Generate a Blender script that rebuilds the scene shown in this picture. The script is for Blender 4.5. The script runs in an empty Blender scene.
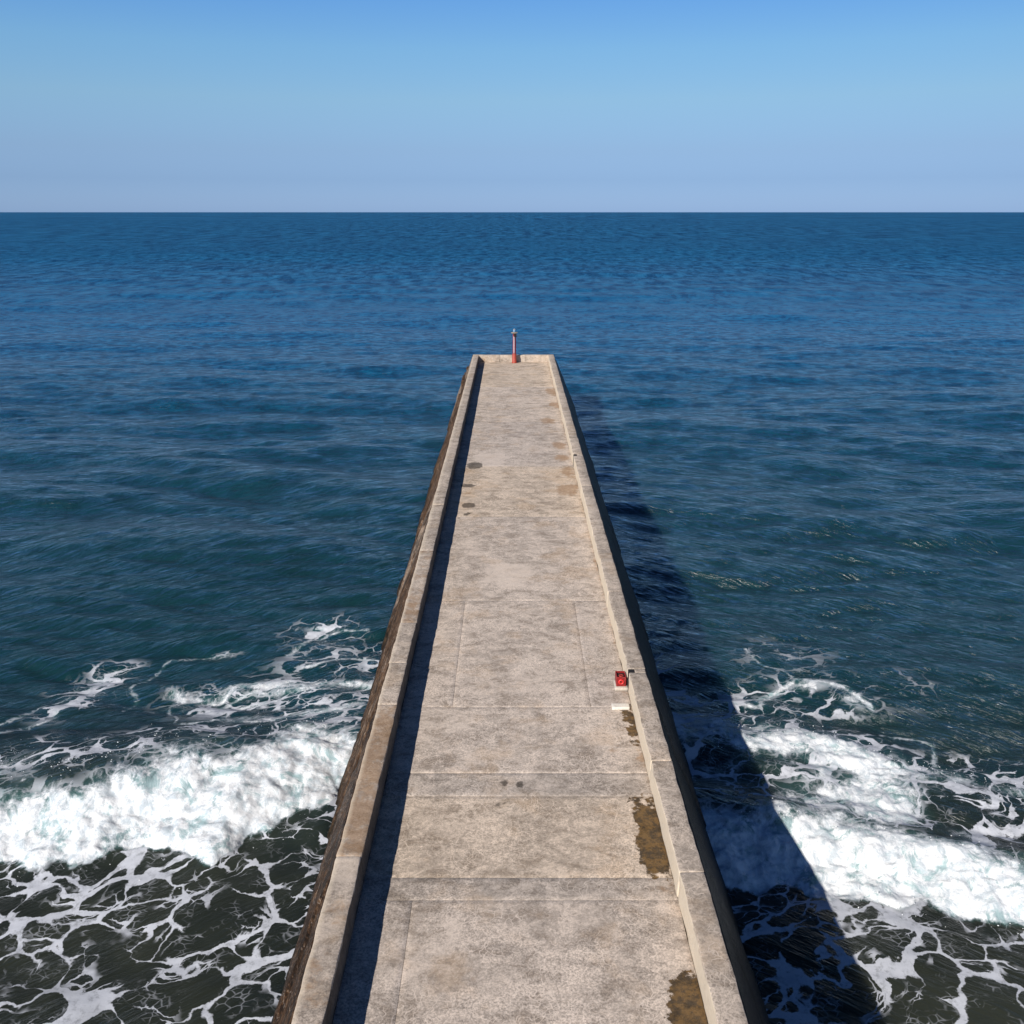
import bpy, math, random
import numpy as np
from mathutils import Vector

random.seed(5)
RNG = np.random.RandomState(11)
S = bpy.context.scene
COL = S.collection

# ------------------------------------------------------------------ camera
CAM_H = 14.06
TH = math.atan(300.0 / 910.0)
CT, ST = math.cos(TH), math.sin(TH)
cam = bpy.data.cameras.new('camera')
cam.sensor_width = 36
cam.sensor_fit = 'HORIZONTAL'
cam.lens = 36 * 910.0 / 1024.0
cam.clip_start = 0.1
cam.clip_end = 120000
co = bpy.data.objects.new('camera', cam)
COL.objects.link(co)
co.location = (0, 0, CAM_H)
co.rotation_euler = (math.pi / 2 - TH, 0, 0)
S.camera = co


def at(u, v, z=0.0):
    """survey helper: where a sight line meets the level z"""
    h = CAM_H - z
    d = 910.0 * h / (CT * (v - 212.0))
    return ((u - 512.0) * d / 910.0, (d - h * ST) / CT)


# ------------------------------------------------------------------ node helper
class N:
    def __init__(self, name):
        self.m = bpy.data.materials.new(name)
        self.m.use_nodes = True
        self.t = self.m.node_tree
        self.b = self.t.nodes['Principled BSDF']

    def new(self, typ, **kw):
        n = self.t.nodes.new(typ)
        for k, v in kw.items():
            setattr(n, k, v)
        return n

    def put(self, inp, v):
        if isinstance(v, bpy.types.NodeSocket):
            self.t.links.new(v, inp)
        elif isinstance(v, (tuple, list)):
            inp.default_value = v if len(v) == len(inp.default_value) else tuple(v) + (1.0,)
        else:
            inp.default_value = v

    def math(self, op, a, b=0.0, c=None, clamp=False):
        n = self.new('ShaderNodeMath', operation=op)
        n.use_clamp = clamp
        self.put(n.inputs[0], a)
        self.put(n.inputs[1], b)
        if c is not None:
            self.put(n.inputs[2], c)
        return n.outputs[0]

    def vmath(self, op, a, b):
        n = self.new('ShaderNodeVectorMath', operation=op)
        self.put(n.inputs[0], a)
        if op == 'SCALE':
            self.put(n.inputs[3], b)
        else:
            self.put(n.inputs[1], b)
        return n.outputs[0]

    def pos(self):
        return self.new('ShaderNodeNewGeometry').outputs['Position']

    def mapping(self, v, scale=(1, 1, 1), rot=(0, 0, 0), loc=(0, 0, 0)):
        n = self.new('ShaderNodeMapping')
        self.put(n.inputs['Vector'], v)
        n.inputs['Scale'].default_value = scale
        n.inputs['Rotation'].default_value = rot
        n.inputs['Location'].default_value = loc
        return n.outputs[0]

    def noise(self, v, scale=1.0, detail=4.0, rough=0.55, dist=0.0, color=False, lac=2.0):
        n = self.new('ShaderNodeTexNoise')
        self.put(n.inputs['Vector'], v)
        self.put(n.inputs['Scale'], scale)
        n.inputs['Detail'].default_value = detail
        n.inputs['Roughness'].default_value = rough
        n.inputs['Lacunarity'].default_value = lac
        n.inputs['Distortion'].default_value = dist
        return n.outputs['Color' if color else 'Fac']

    def voro(self, v, scale, feature='DISTANCE_TO_EDGE', rnd=1.0, out='Distance'):
        n = self.new('ShaderNodeTexVoronoi', feature=feature)
        self.put(n.inputs['Vector'], v)
        self.put(n.inputs['Scale'], scale)
        n.inputs['Randomness'].default_value = rnd
        return n.outputs[out]

    def step(self, x, a, b, lo=0.0, hi=1.0):
        n = self.new('ShaderNodeMapRange', interpolation_type='SMOOTHSTEP')
        self.put(n.inputs['Value'], x)
        self.put(n.inputs['From Min'], a)
        self.put(n.inputs['From Max'], b)
        self.put(n.inputs['To Min'], lo)
        self.put(n.inputs['To Max'], hi)
        return n.outputs[0]

    def lin(self, x, a, b, lo=0.0, hi=1.0):
        n = self.new('ShaderNodeMapRange')
        self.put(n.inputs['Value'], x)
        self.put(n.inputs['From Min'], a)
        self.put(n.inputs['From Max'], b)
        self.put(n.inputs['To Min'], lo)
        self.put(n.inputs['To Max'], hi)
        return n.outputs[0]

    def mix(self, f, a, b, mode='MIX'):
        n = self.new('ShaderNodeMix', data_type='RGBA', blend_type=mode)
        self.put(n.inputs[0], f)
        self.put(n.inputs[6], a)
        self.put(n.inputs[7], b)
        return n.outputs[2]

    def attr(self, name):
        return self.new('ShaderNodeAttribute', attribute_name=name).outputs['Fac']

    def bump(self, h, strength=1.0, dist=0.01, normal=None):
        n = self.new('ShaderNodeBump')
        self.put(n.inputs['Height'], h)
        self.put(n.inputs['Strength'], strength)
        self.put(n.inputs['Distance'], dist)
        if normal is not None:
            self.put(n.inputs['Normal'], normal)
        return n.outputs[0]


# ------------------------------------------------------------------ numpy noise
def vnoise(x, y, seed=0):
    """smooth value noise, -1..1"""
    xi = np.floor(x).astype(np.int64)
    yi = np.floor(y).astype(np.int64)
    fx = x - xi
    fy = y - yi
    fx = fx * fx * (3 - 2 * fx)
    fy = fy * fy * (3 - 2 * fy)

    def h(a, b):
        n = (a * 374761393 + b * 668265263 + seed * 1442695041) & 0xFFFFFFFF
        n = ((n ^ (n >> 13)) * 1274126177) & 0xFFFFFFFF
        n = n ^ (n >> 16)
        return (n & 0xFFFF) / 32767.5 - 1.0
    a = h(xi, yi) * (1 - fx) + h(xi + 1, yi) * fx
    b = h(xi, yi + 1) * (1 - fx) + h(xi + 1, yi + 1) * fx
    return a * (1 - fy) + b * fy


def fbm(x, y, seed=0, octs=4, gain=0.5):
    s = 0
    a = 1.0
    for k in range(octs):
        s = s + a * vnoise(x * 2 ** k + 17.3 * k, y * 2 ** k - 9.1 * k, seed + k * 7)
        a *= gain
    return s


def sstep(x, a, b):
    t = np.clip((x - a) / (b - a), 0, 1)
    return t * t * (3 - 2 * t)


# ------------------------------------------------------------------ mesh helpers
def mesh_obj(name, verts, faces, mat, parent=None, smooth=False, attrs=None):
    me = bpy.data.meshes.new(name)
    verts = np.asarray(verts, dtype=np.float32)
    if isinstance(faces, np.ndarray):
        nf = len(faces)
        me.vertices.add(len(verts))
        me.vertices.foreach_set('co', verts.ravel())
        me.loops.add(nf * 4)
        me.loops.foreach_set('vertex_index', faces.astype(np.int32).ravel())
        me.polygons.add(nf)
        me.polygons.foreach_set('loop_start', np.arange(0, nf * 4, 4, dtype=np.int32))
        me.polygons.foreach_set('loop_total', np.full(nf, 4, dtype=np.int32))
        me.update(calc_edges=True)
    else:
        me.from_pydata([tuple(map(float, v)) for v in verts], [], faces)
        me.update()
    me.materials.append(mat)
    if smooth:
        me.polygons.foreach_set('use_smooth', np.ones(len(me.polygons), dtype=bool))
    if attrs:
        for k, v in attrs.items():
            a = me.attributes.new(k, 'FLOAT', 'POINT')
            a.data.foreach_set('value', np.asarray(v, dtype=np.float32))
    o = bpy.data.objects.new(name, me)
    COL.objects.link(o)
    if parent is not None:
        o.parent = parent
    return o


def tag(o, label=None, cat=None, group=None, kind=None):
    if label: o['label'] = label
    if cat: o['category'] = cat
    if group: o['group'] = group
    if kind: o['kind'] = kind
    return o


def empty(name, loc, label, cat, group=None):
    o = bpy.data.objects.new(name, None)
    COL.objects.link(o)
    o.location = loc
    return tag(o, label, cat, group)


def box_mesh(name, x0, x1, y0, y1, z0, z1, mat, parent=None, seg=0.15, rag=0.006, bev=0.012, attrs_fn=None, seed=0):
    """a cast block with subdivided, slightly uneven faces and softened edges"""
    nx = max(2, int(round((x1 - x0) / seg)))
    ny = max(2, int(round((y1 - y0) / seg)))
    nz = max(2, int(round((z1 - z0) / seg)))
    b = min(bev, (x1 - x0) / 3, (y1 - y0) / 3, (z1 - z0) / 3)

    def line(a, c, n):
        return np.concatenate([[a, a + b], np.linspace(a + b, c - b, n + 1)[1:-1], [c - b, c]])
    X, Y, Z = line(x0, x1, nx), line(y0, y1, ny), line(z0, z1, nz)
    verts, faces, idx = [], [], {}

    def vid(i, j, k):
        key = (i, j, k)
        if key not in idx:
            idx[key] = len(verts)
            verts.append([X[i], Y[j], Z[k]])
        return idx[key]
    a, c, d = len(X) - 1, len(Y) - 1, len(Z) - 1
    for i in range(a):
        for j in range(c):
            faces.append([vid(i, j, d), vid(i + 1, j, d), vid(i + 1, j + 1, d), vid(i, j + 1, d)])
            faces.append([vid(i, j + 1, 0), vid(i + 1, j + 1, 0), vid(i + 1, j, 0), vid(i, j, 0)])
    for i in range(a):
        for k in range(d):
            faces.append([vid(i, 0, k), vid(i + 1, 0, k), vid(i + 1, 0, k + 1), vid(i, 0, k + 1)])
            faces.append([vid(i + 1, c, k), vid(i, c, k), vid(i, c, k + 1), vid(i + 1, c, k + 1)])
    for j in range(c):
        for k in range(d):
            faces.append([vid(0, j + 1, k), vid(0, j, k), vid(0, j, k + 1), vid(0, j + 1, k + 1)])
            faces.append([vid(a, j, k), vid(a, j + 1, k), vid(a, j + 1, k + 1), vid(a, j, k + 1)])
    V = np.array(verts)
    # soften edges
    cx, cy, cz = (x0 + x1) / 2, (y0 + y1) / 2, (z0 + z1) / 2
    ex = np.minimum(V[:, 0] - x0, x1 - V[:, 0]) < b * .5
    ey = np.minimum(V[:, 1] - y0, y1 - V[:, 1]) < b * .5
    ez = np.minimum(V[:, 2] - z0, z1 - V[:, 2]) < b * .5
    cnt = ex.astype(int) + ey + ez
    m = cnt >= 2
    k = np.where(cnt == 3, .55, .35) * b
    V[:, 0] -= np.where(m & ex, np.sign(V[:, 0] - cx) * k, 0)
    V[:, 1] -= np.where(m & ey, np.sign(V[:, 1] - cy) * k, 0)
    V[:, 2] -= np.where(m & ez, np.sign(V[:, 2] - cz) * k, 0)
    n1 = fbm(V[:, 1] * 1.7 + V[:, 2] * 2.3, V[:, 0] * 1.9 + 7, seed + 3, 4, .6)
    n2 = fbm(V[:, 1] * 2.1 - 5, V[:, 2] * 1.9 + V[:, 0], seed + 9, 4, .6)
    sidex = np.minimum(V[:, 0] - x0, x1 - V[:, 0]) < b * 1.5
    top = V[:, 2] > z1 - b * 1.5
    V[:, 0] += np.where(sidex, n1 * rag, 0)
    V[:, 2] += np.where(top, n2 * rag * .5, 0)
    at_ = attrs_fn(V) if attrs_fn else None
    return mesh_obj(name, V, np.array(faces), mat, parent, smooth=False, attrs=at_)


# ------------------------------------------------------------------ concrete
def blob(V, cx, cy, rx, ry, soft=0.35, z=None):
    """soft field: 1 inside, 0.5 on the outline, falling off outside (rounded rectangle)"""
    dx = np.abs(V[:, 0] - cx) / rx
    dy = np.abs(V[:, 1] - cy) / ry
    d = (dx ** 3.2 + dy ** 3.2) ** (1 / 3.2)
    dist = (d - 1) * min(rx, ry)
    return np.clip(0.5 - dist / soft, 0, 1)


# moss / rust / damp / pale marks on the deck: (u0, u1, v0, v1) measured extents on the deck level
DZ = 3.56
def deck_rect(u0, u1, v0, v1):
    a = at((u0 + u1) / 2, v1, DZ)
    b = at((u0 + u1) / 2, v0, DZ)
    yc = (a[1] + b[1]) / 2
    l = at(u0, (v0 + v1) / 2, DZ)[0]
    r = at(u1, (v0 + v1) / 2, DZ)[0]
    return ((l + r) / 2, yc, (r - l) / 2, (b[1] - a[1]) / 2)

MOSS = [deck_rect(637, 668, 798, 876), deck_rect(671, 722, 974, 1060), deck_rect(627, 641, 712, 740)]
RUST = [deck_rect(556, 579, 484, 497), deck_rect(546, 562, 388, 396), deck_rect(549, 566, 402, 408), deck_rect(551, 566, 441, 449), deck_rect(554, 569, 454, 462), deck_rect(560, 572, 466, 478),
        deck_rect(592, 600, 545, 566), deck_rect(622, 630, 690, 697), deck_rect(605, 620, 746, 758),
        deck_rect(462, 476, 491, 495), deck_rect(648, 676, 884, 896), deck_rect(540, 556, 418, 424),
        deck_rect(634, 650, 745, 768)]
DARK = [deck_rect(467, 483, 462, 469), deck_rect(461, 475, 503, 508), deck_rect(463, 471, 512, 516),
        deck_rect(460, 478, 484, 487), deck_rect(498, 508, 779, 786), deck_rect(516, 525, 781, 788), deck_rect(495, 506, 800, 808)]
PALE = [deck_rect(484, 560, 873, 897), deck_rect(380, 440, 880, 896), deck_rect(430, 470, 900, 960),
        deck_rect(530, 570, 775, 795), deck_rect(440, 480, 715, 735), deck_rect(470, 510, 450, 470), deck_rect(475, 540, 560, 590),
        deck_rect(540, 600, 690, 700), deck_rect(600, 634, 890, 900)]


def deck_attrs(V):
    moss = np.zeros(len(V)); rust = moss.copy(); dark = moss.copy(); pale = moss.copy()
    for b in MOSS: moss = np.maximum(moss, blob(V, *b, soft=.35))
    for b in RUST: rust = np.maximum(rust, blob(V, *b, soft=.30))
    for b in DARK: dark = np.maximum(dark, blob(V, *b, soft=.20))
    for b in PALE: pale = np.maximum(pale, blob(V, *b, soft=.8))
    # brown drip line along the foot of the right-hand parapet
    rust = np.maximum(rust, np.clip(.34 - (2.62 - V[:, 0]) * 1.6, 0, .40))
    return dict(moss=moss, rust=rust, dark=dark, pale=pale)


def concrete(name, base, tone=0.0, rustc=(.20, .115, .055), scratch=True, scale=1.0, rough_bump=.006, contrast=1.0):
    n = N(name)
    p = n.pos()
    big = n.noise(p, .50 * scale, 5, .6, .4)
    stretch = n.mapping(p, (.8, 1.15, 1))
    mid = n.noise(stretch, 2.3 * scale, 9, .76, .5)
    fine = n.noise(p, 9, 9, .78)
    grit = n.noise(p, 28, 6, .8)
    b = np.array(base)
    c = n.mix(n.step(big, .38, .62), tuple(b * .86), tuple(np.minimum(b * 1.12, 1)))
    lite = tuple(np.minimum(b * (1 + .42 * contrast), 1) * np.array([1.0, .99, .98]))
    drk = tuple(b * (1 - .52 * contrast) * np.array([1.0, .93, .85]))
    c = n.mix(n.math('MULTIPLY', n.step(mid, .50, .57), .62), c, lite)
    c = n.mix(n.math('MULTIPLY', n.step(mid, .485, .39), .62), c, drk)
    tint = n.noise(p, .9, 4, .6)
    c = n.mix(n.math('MULTIPLY', n.step(tint, .52, .66), .35), c, tuple(b * np.array([1.02, .86, .66])))
    f2 = n.step(fine, .47, .38)
    c = n.mix(n.math('MULTIPLY', f2, .60), c, tuple(b * .48))
    c = n.mix(n.math('MULTIPLY', n.step(fine, .53, .66), .60), c, tuple(np.minimum(b * 1.5, 1)))
    # fine speckle
    c = n.mix(n.step(n.noise(p, .8, 3, .6), .32, .66, .35, 1.0), c, n.mix(1.0, c, n.mix(n.step(grit, .38, .62), (.62, .62, .62), (1.36, 1.36, 1.36)), 'MULTIPLY'))
    # pits
    pit = n.voro(n.vmath('ADD', p, n.vmath('SCALE', n.noise(p, 6, 2, color=True), .2)), 3.6, 'F1', 1.0)
    pits = n.step(pit, .055, .02)
    c = n.mix(n.math('MULTIPLY', pits, .7), c, tuple(b * .35))
    if scratch:
        warp = n.vmath('ADD', p, n.vmath('SCALE', n.noise(p, 1.3, 3, color=True), .9))
        w1 = n.voro(warp, 2.1)
        w2 = n.voro(n.mapping(warp, (1, .5, 1), (0, 0, .6)), 4.3)
        gate = n.step(n.noise(p, 1.1, 3), .46, .56)
        hair = n.math('MAXIMUM', n.step(w1, .014, .004), n.step(w2, .022, .006))
        c = n.mix(n.math('MULTIPLY', n.math('MULTIPLY', hair, gate), .75), c, tuple(np.minimum(b * 1.55, .9)))
        cr = n.voro(n.mapping(warp, (.4, 1.1, 1)), .55)
        c = n.mix(n.math('MULTIPLY', n.math('MULTIPLY', n.step(cr, .003, .001), gate), .4), c, tuple(b * .35))
    nz = n.noise(p, 3.5, 8, .72)
    nz2 = n.noise(p, 1.2, 7, .7)
    wob = n.math('MULTIPLY', n.math('SUBTRACT', nz, .5), 2.0)
    pale = n.step(n.math('ADD', n.attr('pale'), wob), .60, .95)
    c = n.mix(n.math('MULTIPLY', pale, .60), c, tuple(np.minimum(b * 1.45, .9)))
    rust = n.step(n.math('ADD', n.math('ADD', n.attr('rust'), wob), n.math('MULTIPLY', n.math('SUBTRACT', nz2, .5), 2.2)), .45, .95)
    c = n.mix(n.math('MULTIPLY', rust, .62), c, n.mix(fine, tuple(np.array(rustc) * .8), tuple(np.array(rustc) * 1.9)))
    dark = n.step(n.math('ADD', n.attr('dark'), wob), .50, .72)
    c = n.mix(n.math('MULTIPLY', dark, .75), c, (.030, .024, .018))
    wob2 = n.math('MULTIPLY', n.math('SUBTRACT', nz, .5), 2.0)
    moss = n.step(n.math('ADD', n.attr('moss'), wob2), .47, .56)
    mossc = n.mix(n.step(n.noise(p, 6, 6, .8), .40, .60), (.028, .016, .004), (.135, .072, .017))
    c = n.mix(n.math('MULTIPLY', moss, .93), c, mossc)
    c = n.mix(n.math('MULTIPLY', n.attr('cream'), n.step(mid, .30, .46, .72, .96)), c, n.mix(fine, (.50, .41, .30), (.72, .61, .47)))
    n.put(n.b.inputs['Base Color'], c)
    n.b.inputs['Roughness'].default_value = .92
    n.b.inputs['Specular IOR Level'].default_value = .25
    hgt = n.math('ADD', n.math('MULTIPLY', fine, .6), n.math('ADD', n.math('MULTIPLY', mid, .8), n.math('MULTIPLY', grit, .25)))
    hgt = n.math('SUBTRACT', hgt, n.math('MULTIPLY', pits, .5))
    n.put(n.b.inputs['Normal'], n.bump(hgt, 1.0, rough_bump))
    return n.m


DK = np.array([.448, .374, .311])
deck_mats = [concrete('deck_concrete', DK), concrete('deck_concrete_warm', DK * np.array([1.04, 1.01, .95])),
             concrete('deck_concrete_grey', DK * np.array([.93, .94, .96])), concrete('strip_concrete', DK * np.array([.86, .87, .88]), contrast=1.1)]
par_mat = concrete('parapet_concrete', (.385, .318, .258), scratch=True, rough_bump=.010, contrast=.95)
par_face = par_mat


def wall_material():
    n = N('stained_sea_wall_concrete')
    p = n.pos()
    sep = n.new('ShaderNodeSeparateXYZ'); n.put(sep.inputs[0], p)
    fine = n.noise(n.mapping(p, (1, 2, 2.4)), 6, 6, .75)
    mid = n.noise(n.mapping(p, (1, 1.8, 2.4)), 2.2, 6, .72, .4)
    b = n.mix(n.step(mid, .35, .65), (.06, .030, .013), (.20, .125, .075))
    b = n.mix(n.math('MULTIPLY', n.step(fine, .5, .35), .7), b, (.035, .02, .01))
    wob = n.math('MULTIPLY', n.math('SUBTRACT', n.noise(p, 2.0, 8, .75), .5), 1.6)
    rawp = n.step(n.math('ADD', n.attr('pale'), wob), .45, .6)
    b = n.mix(rawp, b, n.mix(n.step(fine, .35, .65), (.24, .19, .15), (.40, .33, .27)))
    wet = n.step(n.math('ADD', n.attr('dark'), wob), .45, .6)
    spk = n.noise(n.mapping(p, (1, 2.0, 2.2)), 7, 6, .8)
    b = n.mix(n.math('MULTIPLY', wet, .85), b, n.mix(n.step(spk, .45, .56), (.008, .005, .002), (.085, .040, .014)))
    b = n.mix(n.math('MULTIPLY', n.step(spk, .57, .62), .55), b, (.36, .30, .25))
    # pale salt and foam runs
    warp = n.vmath('ADD', p, n.vmath('SCALE', n.noise(p, 1.6, 3, color=True), .8))
    hair = n.step(n.voro(n.mapping(warp, (1.2, 1.2, 1.6)), 2.0), .022, .006)
    b = n.mix(n.math('MULTIPLY', n.math('MULTIPLY', hair, n.step(n.noise(p, 1.5, 3), .45, .6)), .7), b, (.5, .46, .42))
    sp = n.step(n.noise(n.mapping(p, (1, 2, 2.2)), 9, 5, .8), .57, .62)
    b = n.mix(n.math('MULTIPLY', n.math('MULTIPLY', sp, n.step(n.noise(p, 1.1, 3), .48, .6)), .75), b, (.55, .5, .46))
    # tide line
    low = n.step(n.math('ADD', sep.outputs[2], wob), .9, .35)
    b = n.mix(n.math('MULTIPLY', low, .75), b, (.03, .024, .014))
    b = n.mix(1.0, b, n.mix(n.step(n.noise(n.mapping(p, (1, 1.6, 2.2)), .9, 5, .75), .42, .58), (.30, .28, .27), (.80, .72, .64)), 'MULTIPLY')
    b = n.mix(n.step(n.attr('dark'), .85, 1.2), b, n.mix(spk, (.003, .003, .003), (.012, .010, .008)))  # near-black for the right face: shade deepened in the colour
    n.put(n.b.inputs['Base Color'], b)
    n.put(n.b.inputs['Roughness'], n.math('SUBTRACT', .85, n.math('MULTIPLY', wet, .35)))
    n.b.inputs['Specular IOR Level'].default_value = .12
    h = n.math('ADD', fine, n.math('MULTIPLY', mid, 1.5))
    n.put(n.b.inputs['Normal'], n.bump(h, 1.0, .03))
    return n.m


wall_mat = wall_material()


def simple(name, col, rough=.5, metal=0.0, var=.25, bump=.001, worn=None):
    n = N(name)
    p = n.pos()
    f = n.noise(p, 18, 6, .7)
    c = n.mix(n.step(f, .3, .7), tuple(np.array(col) * (1 - var)), tuple(np.minimum(np.array(col) * (1 + var), 1)))
    if worn:
        c = n.mix(n.math('MULTIPLY', n.step(n.noise(p, 9, 7, .75), .60, .66), .8), c, worn)
    n.put(n.b.inputs['Base Color'], c)
    n.b.inputs['Roughness'].default_value = rough
    n.b.inputs['Metallic'].default_value = metal
    n.put(n.b.inputs['Normal'], n.bump(f, 1, bump))
    return n.m


red = simple('weathered_red_paint', (.22, .012, .012), .45, worn=(.40, .16, .14))
red_bright = simple('bright_red_paint', (.62, .03, .03), .4)
pink = simple('faded_red_paint', (.33, .042, .022), .6, worn=(.5, .3, .24))
whitep = simple('chalky_white_concrete', (.50, .44, .37), .85, var=.15, bump=.004)
blackm = simple('black_and_recess_shade', (.008, .007, .007), .9)  # black of the switch box; elsewhere stands in for recess shade
steel = simple('galvanised_steel', (.45, .47, .5), .4, .6)
lampw = simple('milky_lamp_lens', (.16, .30, .45), .2)

# ------------------------------------------------------------------ pier
Y0, Y1 = -14.0, 67.5
XL, XR = -2.87, 3.07          # outer top edges
XLi, XRi = -2.45, 2.67        # inner faces of the parapets
PZ = 4.06
pier = empty('pier', (0, 0, 0), 'long straight weathered concrete pier with low parapets running out into the open sea', 'pier')

# battered body
def body():
    ys = []
    y = Y0
    while y < Y1 - .4:
        ys.append(y)
        y += .07 if 6 < y < 40 else .16
    ys.append(Y1)
    ys = np.array(ys)
    # profile around: left foot -> left shoulder -> under deck -> right shoulder -> right foot
    ztop = PZ - .012
    L = [(-4.40 - .35, -1.0)] + [(-4.40 + (4.40 - 2.885) * t, 0 + ztop * t) for t in np.linspace(0, 1, 26)]
    M = [(XLi - .2, ztop - .02), (XLi - .2, DZ - .25), (XRi + .2, DZ - .25), (XRi + .2, ztop - .02)]
    R = [(3.085 + (4.74 - 3.085) * t, ztop * (1 - t)) for t in np.linspace(0, 1, 26)] + [(4.74 + .4, -1.0)]
    # broad sloping shoulders meet the parapet just under its outer arris
    prof = np.array(L + M + R)
    npf = len(prof)
    V = np.zeros((len(ys), npf, 3))
    V[:, :, 0] = prof[None, :, 0]
    V[:, :, 2] = prof[None, :, 1]
    V[:, :, 1] = ys[:, None]
    z = V[:, :, 2]
    x = V[:, :, 0]
    y = V[:, :, 1]
    t = np.clip(z / ztop, 0, 1)
    out = np.where(np.arange(npf) < 27, -1.0, np.where(np.arange(npf) >= npf - 27, 1.0, 0.0))[None, :] * np.ones_like(x)
    n = fbm(y * .9, z * 1.3 + 20 * (x > 0), 5, 5, .6) * .05
    # blocks that have broken away or still stand proud, in runs along the wall
    run = vnoise(y * .45 + 31 * (x > 0), z * .5, 21)
    step_ = sstep(run, .15, .22) * .10
    amp = sstep(1 - t, 0.0, .10)
    calmer = np.where(x > 0, .35, .7)
    V[:, :, 0] += out * ((n + step_) * calmer - .02) * amp
    # shore half of the pier: plinth lies a little lower and wetter (change at y = 17.8)
    near = sstep(y, 17.95, 17.85)
    V[:, :, 0] += out * near * -.05 * amp
    # batter of the pier head
    endfac = np.clip((y - (Y1 - .01)) / .01, 0, 1)
    V[:, :, 1] += endfac * (1 - t) * 1.5
    idx = np.arange(len(ys) * npf).reshape(len(ys), npf)
    f = np.stack([idx[:-1, :-1], idx[:-1, 1:], idx[1:, 1:], idx[1:, :-1]], -1).reshape(-1, 4)[:, ::-1]
    # the sloping head: join left half and right half of last row
    last = idx[-1]
    hf = []
    for k in range(npf // 2 - 1):
        hf.append([last[k], last[k + 1], last[npf - 2 - k], last[npf - 1 - k]])
    f = np.concatenate([f, np.array(hf)])
    P = V.reshape(-1, 3)
    yy, zz = P[:, 1], P[:, 2]
    dark = np.where(yy < 17.9, .62, .12)
    dark += .35 * (np.abs(yy - 26.3) < .7)
    dark += np.clip(.35 - zz * .3, 0, .35)
    pale = .18 + .40 * (np.abs(yy - 30.5) < 1.6) + .45 * (yy > 60) + .22 * ((yy > 18) & (yy < 23)) + .45 * (np.abs(yy - 16.5) < .5) + .2 * (np.abs(yy - 40) < 1.5)
    pale = np.where(yy < 15.8, .0, pale) + .5 * ((yy < 9.9))* (zz > 1)
    dark = np.where(P[:, 0] > 0, np.where(yy < 17.9, 1.25, 1.0), dark)  # right face: wet algae tone, with its shade also put into the colour
    pale = np.where(P[:, 0] > 0, 0, pale)
    return mesh_obj('sea_wall', P, f, wall_mat, pier, smooth=False, attrs=dict(dark=dark, pale=pale))

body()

# deck: cross joints measured on the pier
joints = [Y0, -9, -4, 1, 6.3, 11.93, 12.45, 14.68, 15.42, 17.93, 23.8, 31.3, 38.2, 47.0, 57.2, Y1 - .36]
strips = {4: 0}
for i in range(len(joints) - 1):
    a, b = joints[i] + .003, joints[i + 1] - .003
    strip = (b - a) < 1.4
    m = deck_mats[3] if strip else deck_mats[[0, 1, 2, 0, 1][i % 5]]
    seg = .10 if a < 24 and b > 5 else .16
    dz = random.uniform(-.005, .005)
    def slab(nm, xa, xb, mm, dz):
        box_mesh(nm, xa, xb, a, b, DZ - .22, DZ + dz, mm, pier, seg=seg, rag=.003, bev=.003, attrs_fn=deck_attrs, seed=i)
    if strip:
        slab('deck_strip', XLi + .003, XRi - .003, m, dz)
    elif abs(a - 15.4) < .2 or a > 26:
        slab('deck_slab', XLi + .003, XRi - .003, m, dz)
    elif 17 < a < 22:
        # two long joints run here: one near the left, one near the right
        slab('deck_slab', XLi + .003, -1.332, deck_mats[0], dz)
        slab('deck_slab', -1.328, 1.758, deck_mats[0], dz + .002)
        slab('deck_slab', 1.762, XRi - .003, deck_mats[2], dz - .003)
    elif a < 12:
        slab('deck_slab', XLi + .003, -1.597, deck_mats[2], dz)
        slab('deck_slab', -1.593, XRi - .003, deck_mats[0], dz + .002)
    else:
        slab('deck_slab', XLi + .003, XRi - .003, m, dz)


# parapets
def par_attrs(V):
    n = len(V)
    y, x, z = V[:, 1], V[:, 0], V[:, 2]
    left = x < 0
    rust = np.where(left & (y < 17.2) & (y > 12.35), .85, .12)
    rust = np.where(left & (y < 11.5), .48, rust)
    rust = np.where(left & (y > 21.3) & (y < 26.5), .62, rust)
    rust = np.where((~left) & (y > 66), .3, rust)
    pale = np.where(left & (y > 11.75) & (y < 12.35), 1.0, .12)
    pale = np.where(left & (y > 17.2) & (y < 21.3), .45, pale)
    pale = np.where((~left) & (y < 13) & (y > 7), .42, pale)
    # cream tone on the inner face and arris of the right-hand parapet
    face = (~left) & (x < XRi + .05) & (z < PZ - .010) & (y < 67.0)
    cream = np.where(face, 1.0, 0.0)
    rust = np.where(face, -.3, rust)
    # pale outer arris on the left
    rim = left & (x < XL + .03) & (y < 67.0)
    cream = np.where(rim, .5, cream)
    moss = np.zeros(n)
    dark = np.where((~left) & (x > 2.9) & (y < 12) & (y > 8), .22, .0)
    dark = np.where(left & (y < 9.6), .2, dark)
    rust = np.where(y > 67.1, np.where(x < .1, .45, .30), rust)
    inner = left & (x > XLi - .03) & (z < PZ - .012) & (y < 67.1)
    dark = np.where(inner, 1.8, dark)  # left inner face darkened in colour to stand in for its shade
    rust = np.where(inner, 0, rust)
    pale = np.where(inner, 0, pale)
    pale = np.where(y > 67.1, np.where(x < .1, .25, .8), pale)
    return dict(moss=moss, rust=rust, dark=dark, pale=pale, cream=cream)

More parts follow.
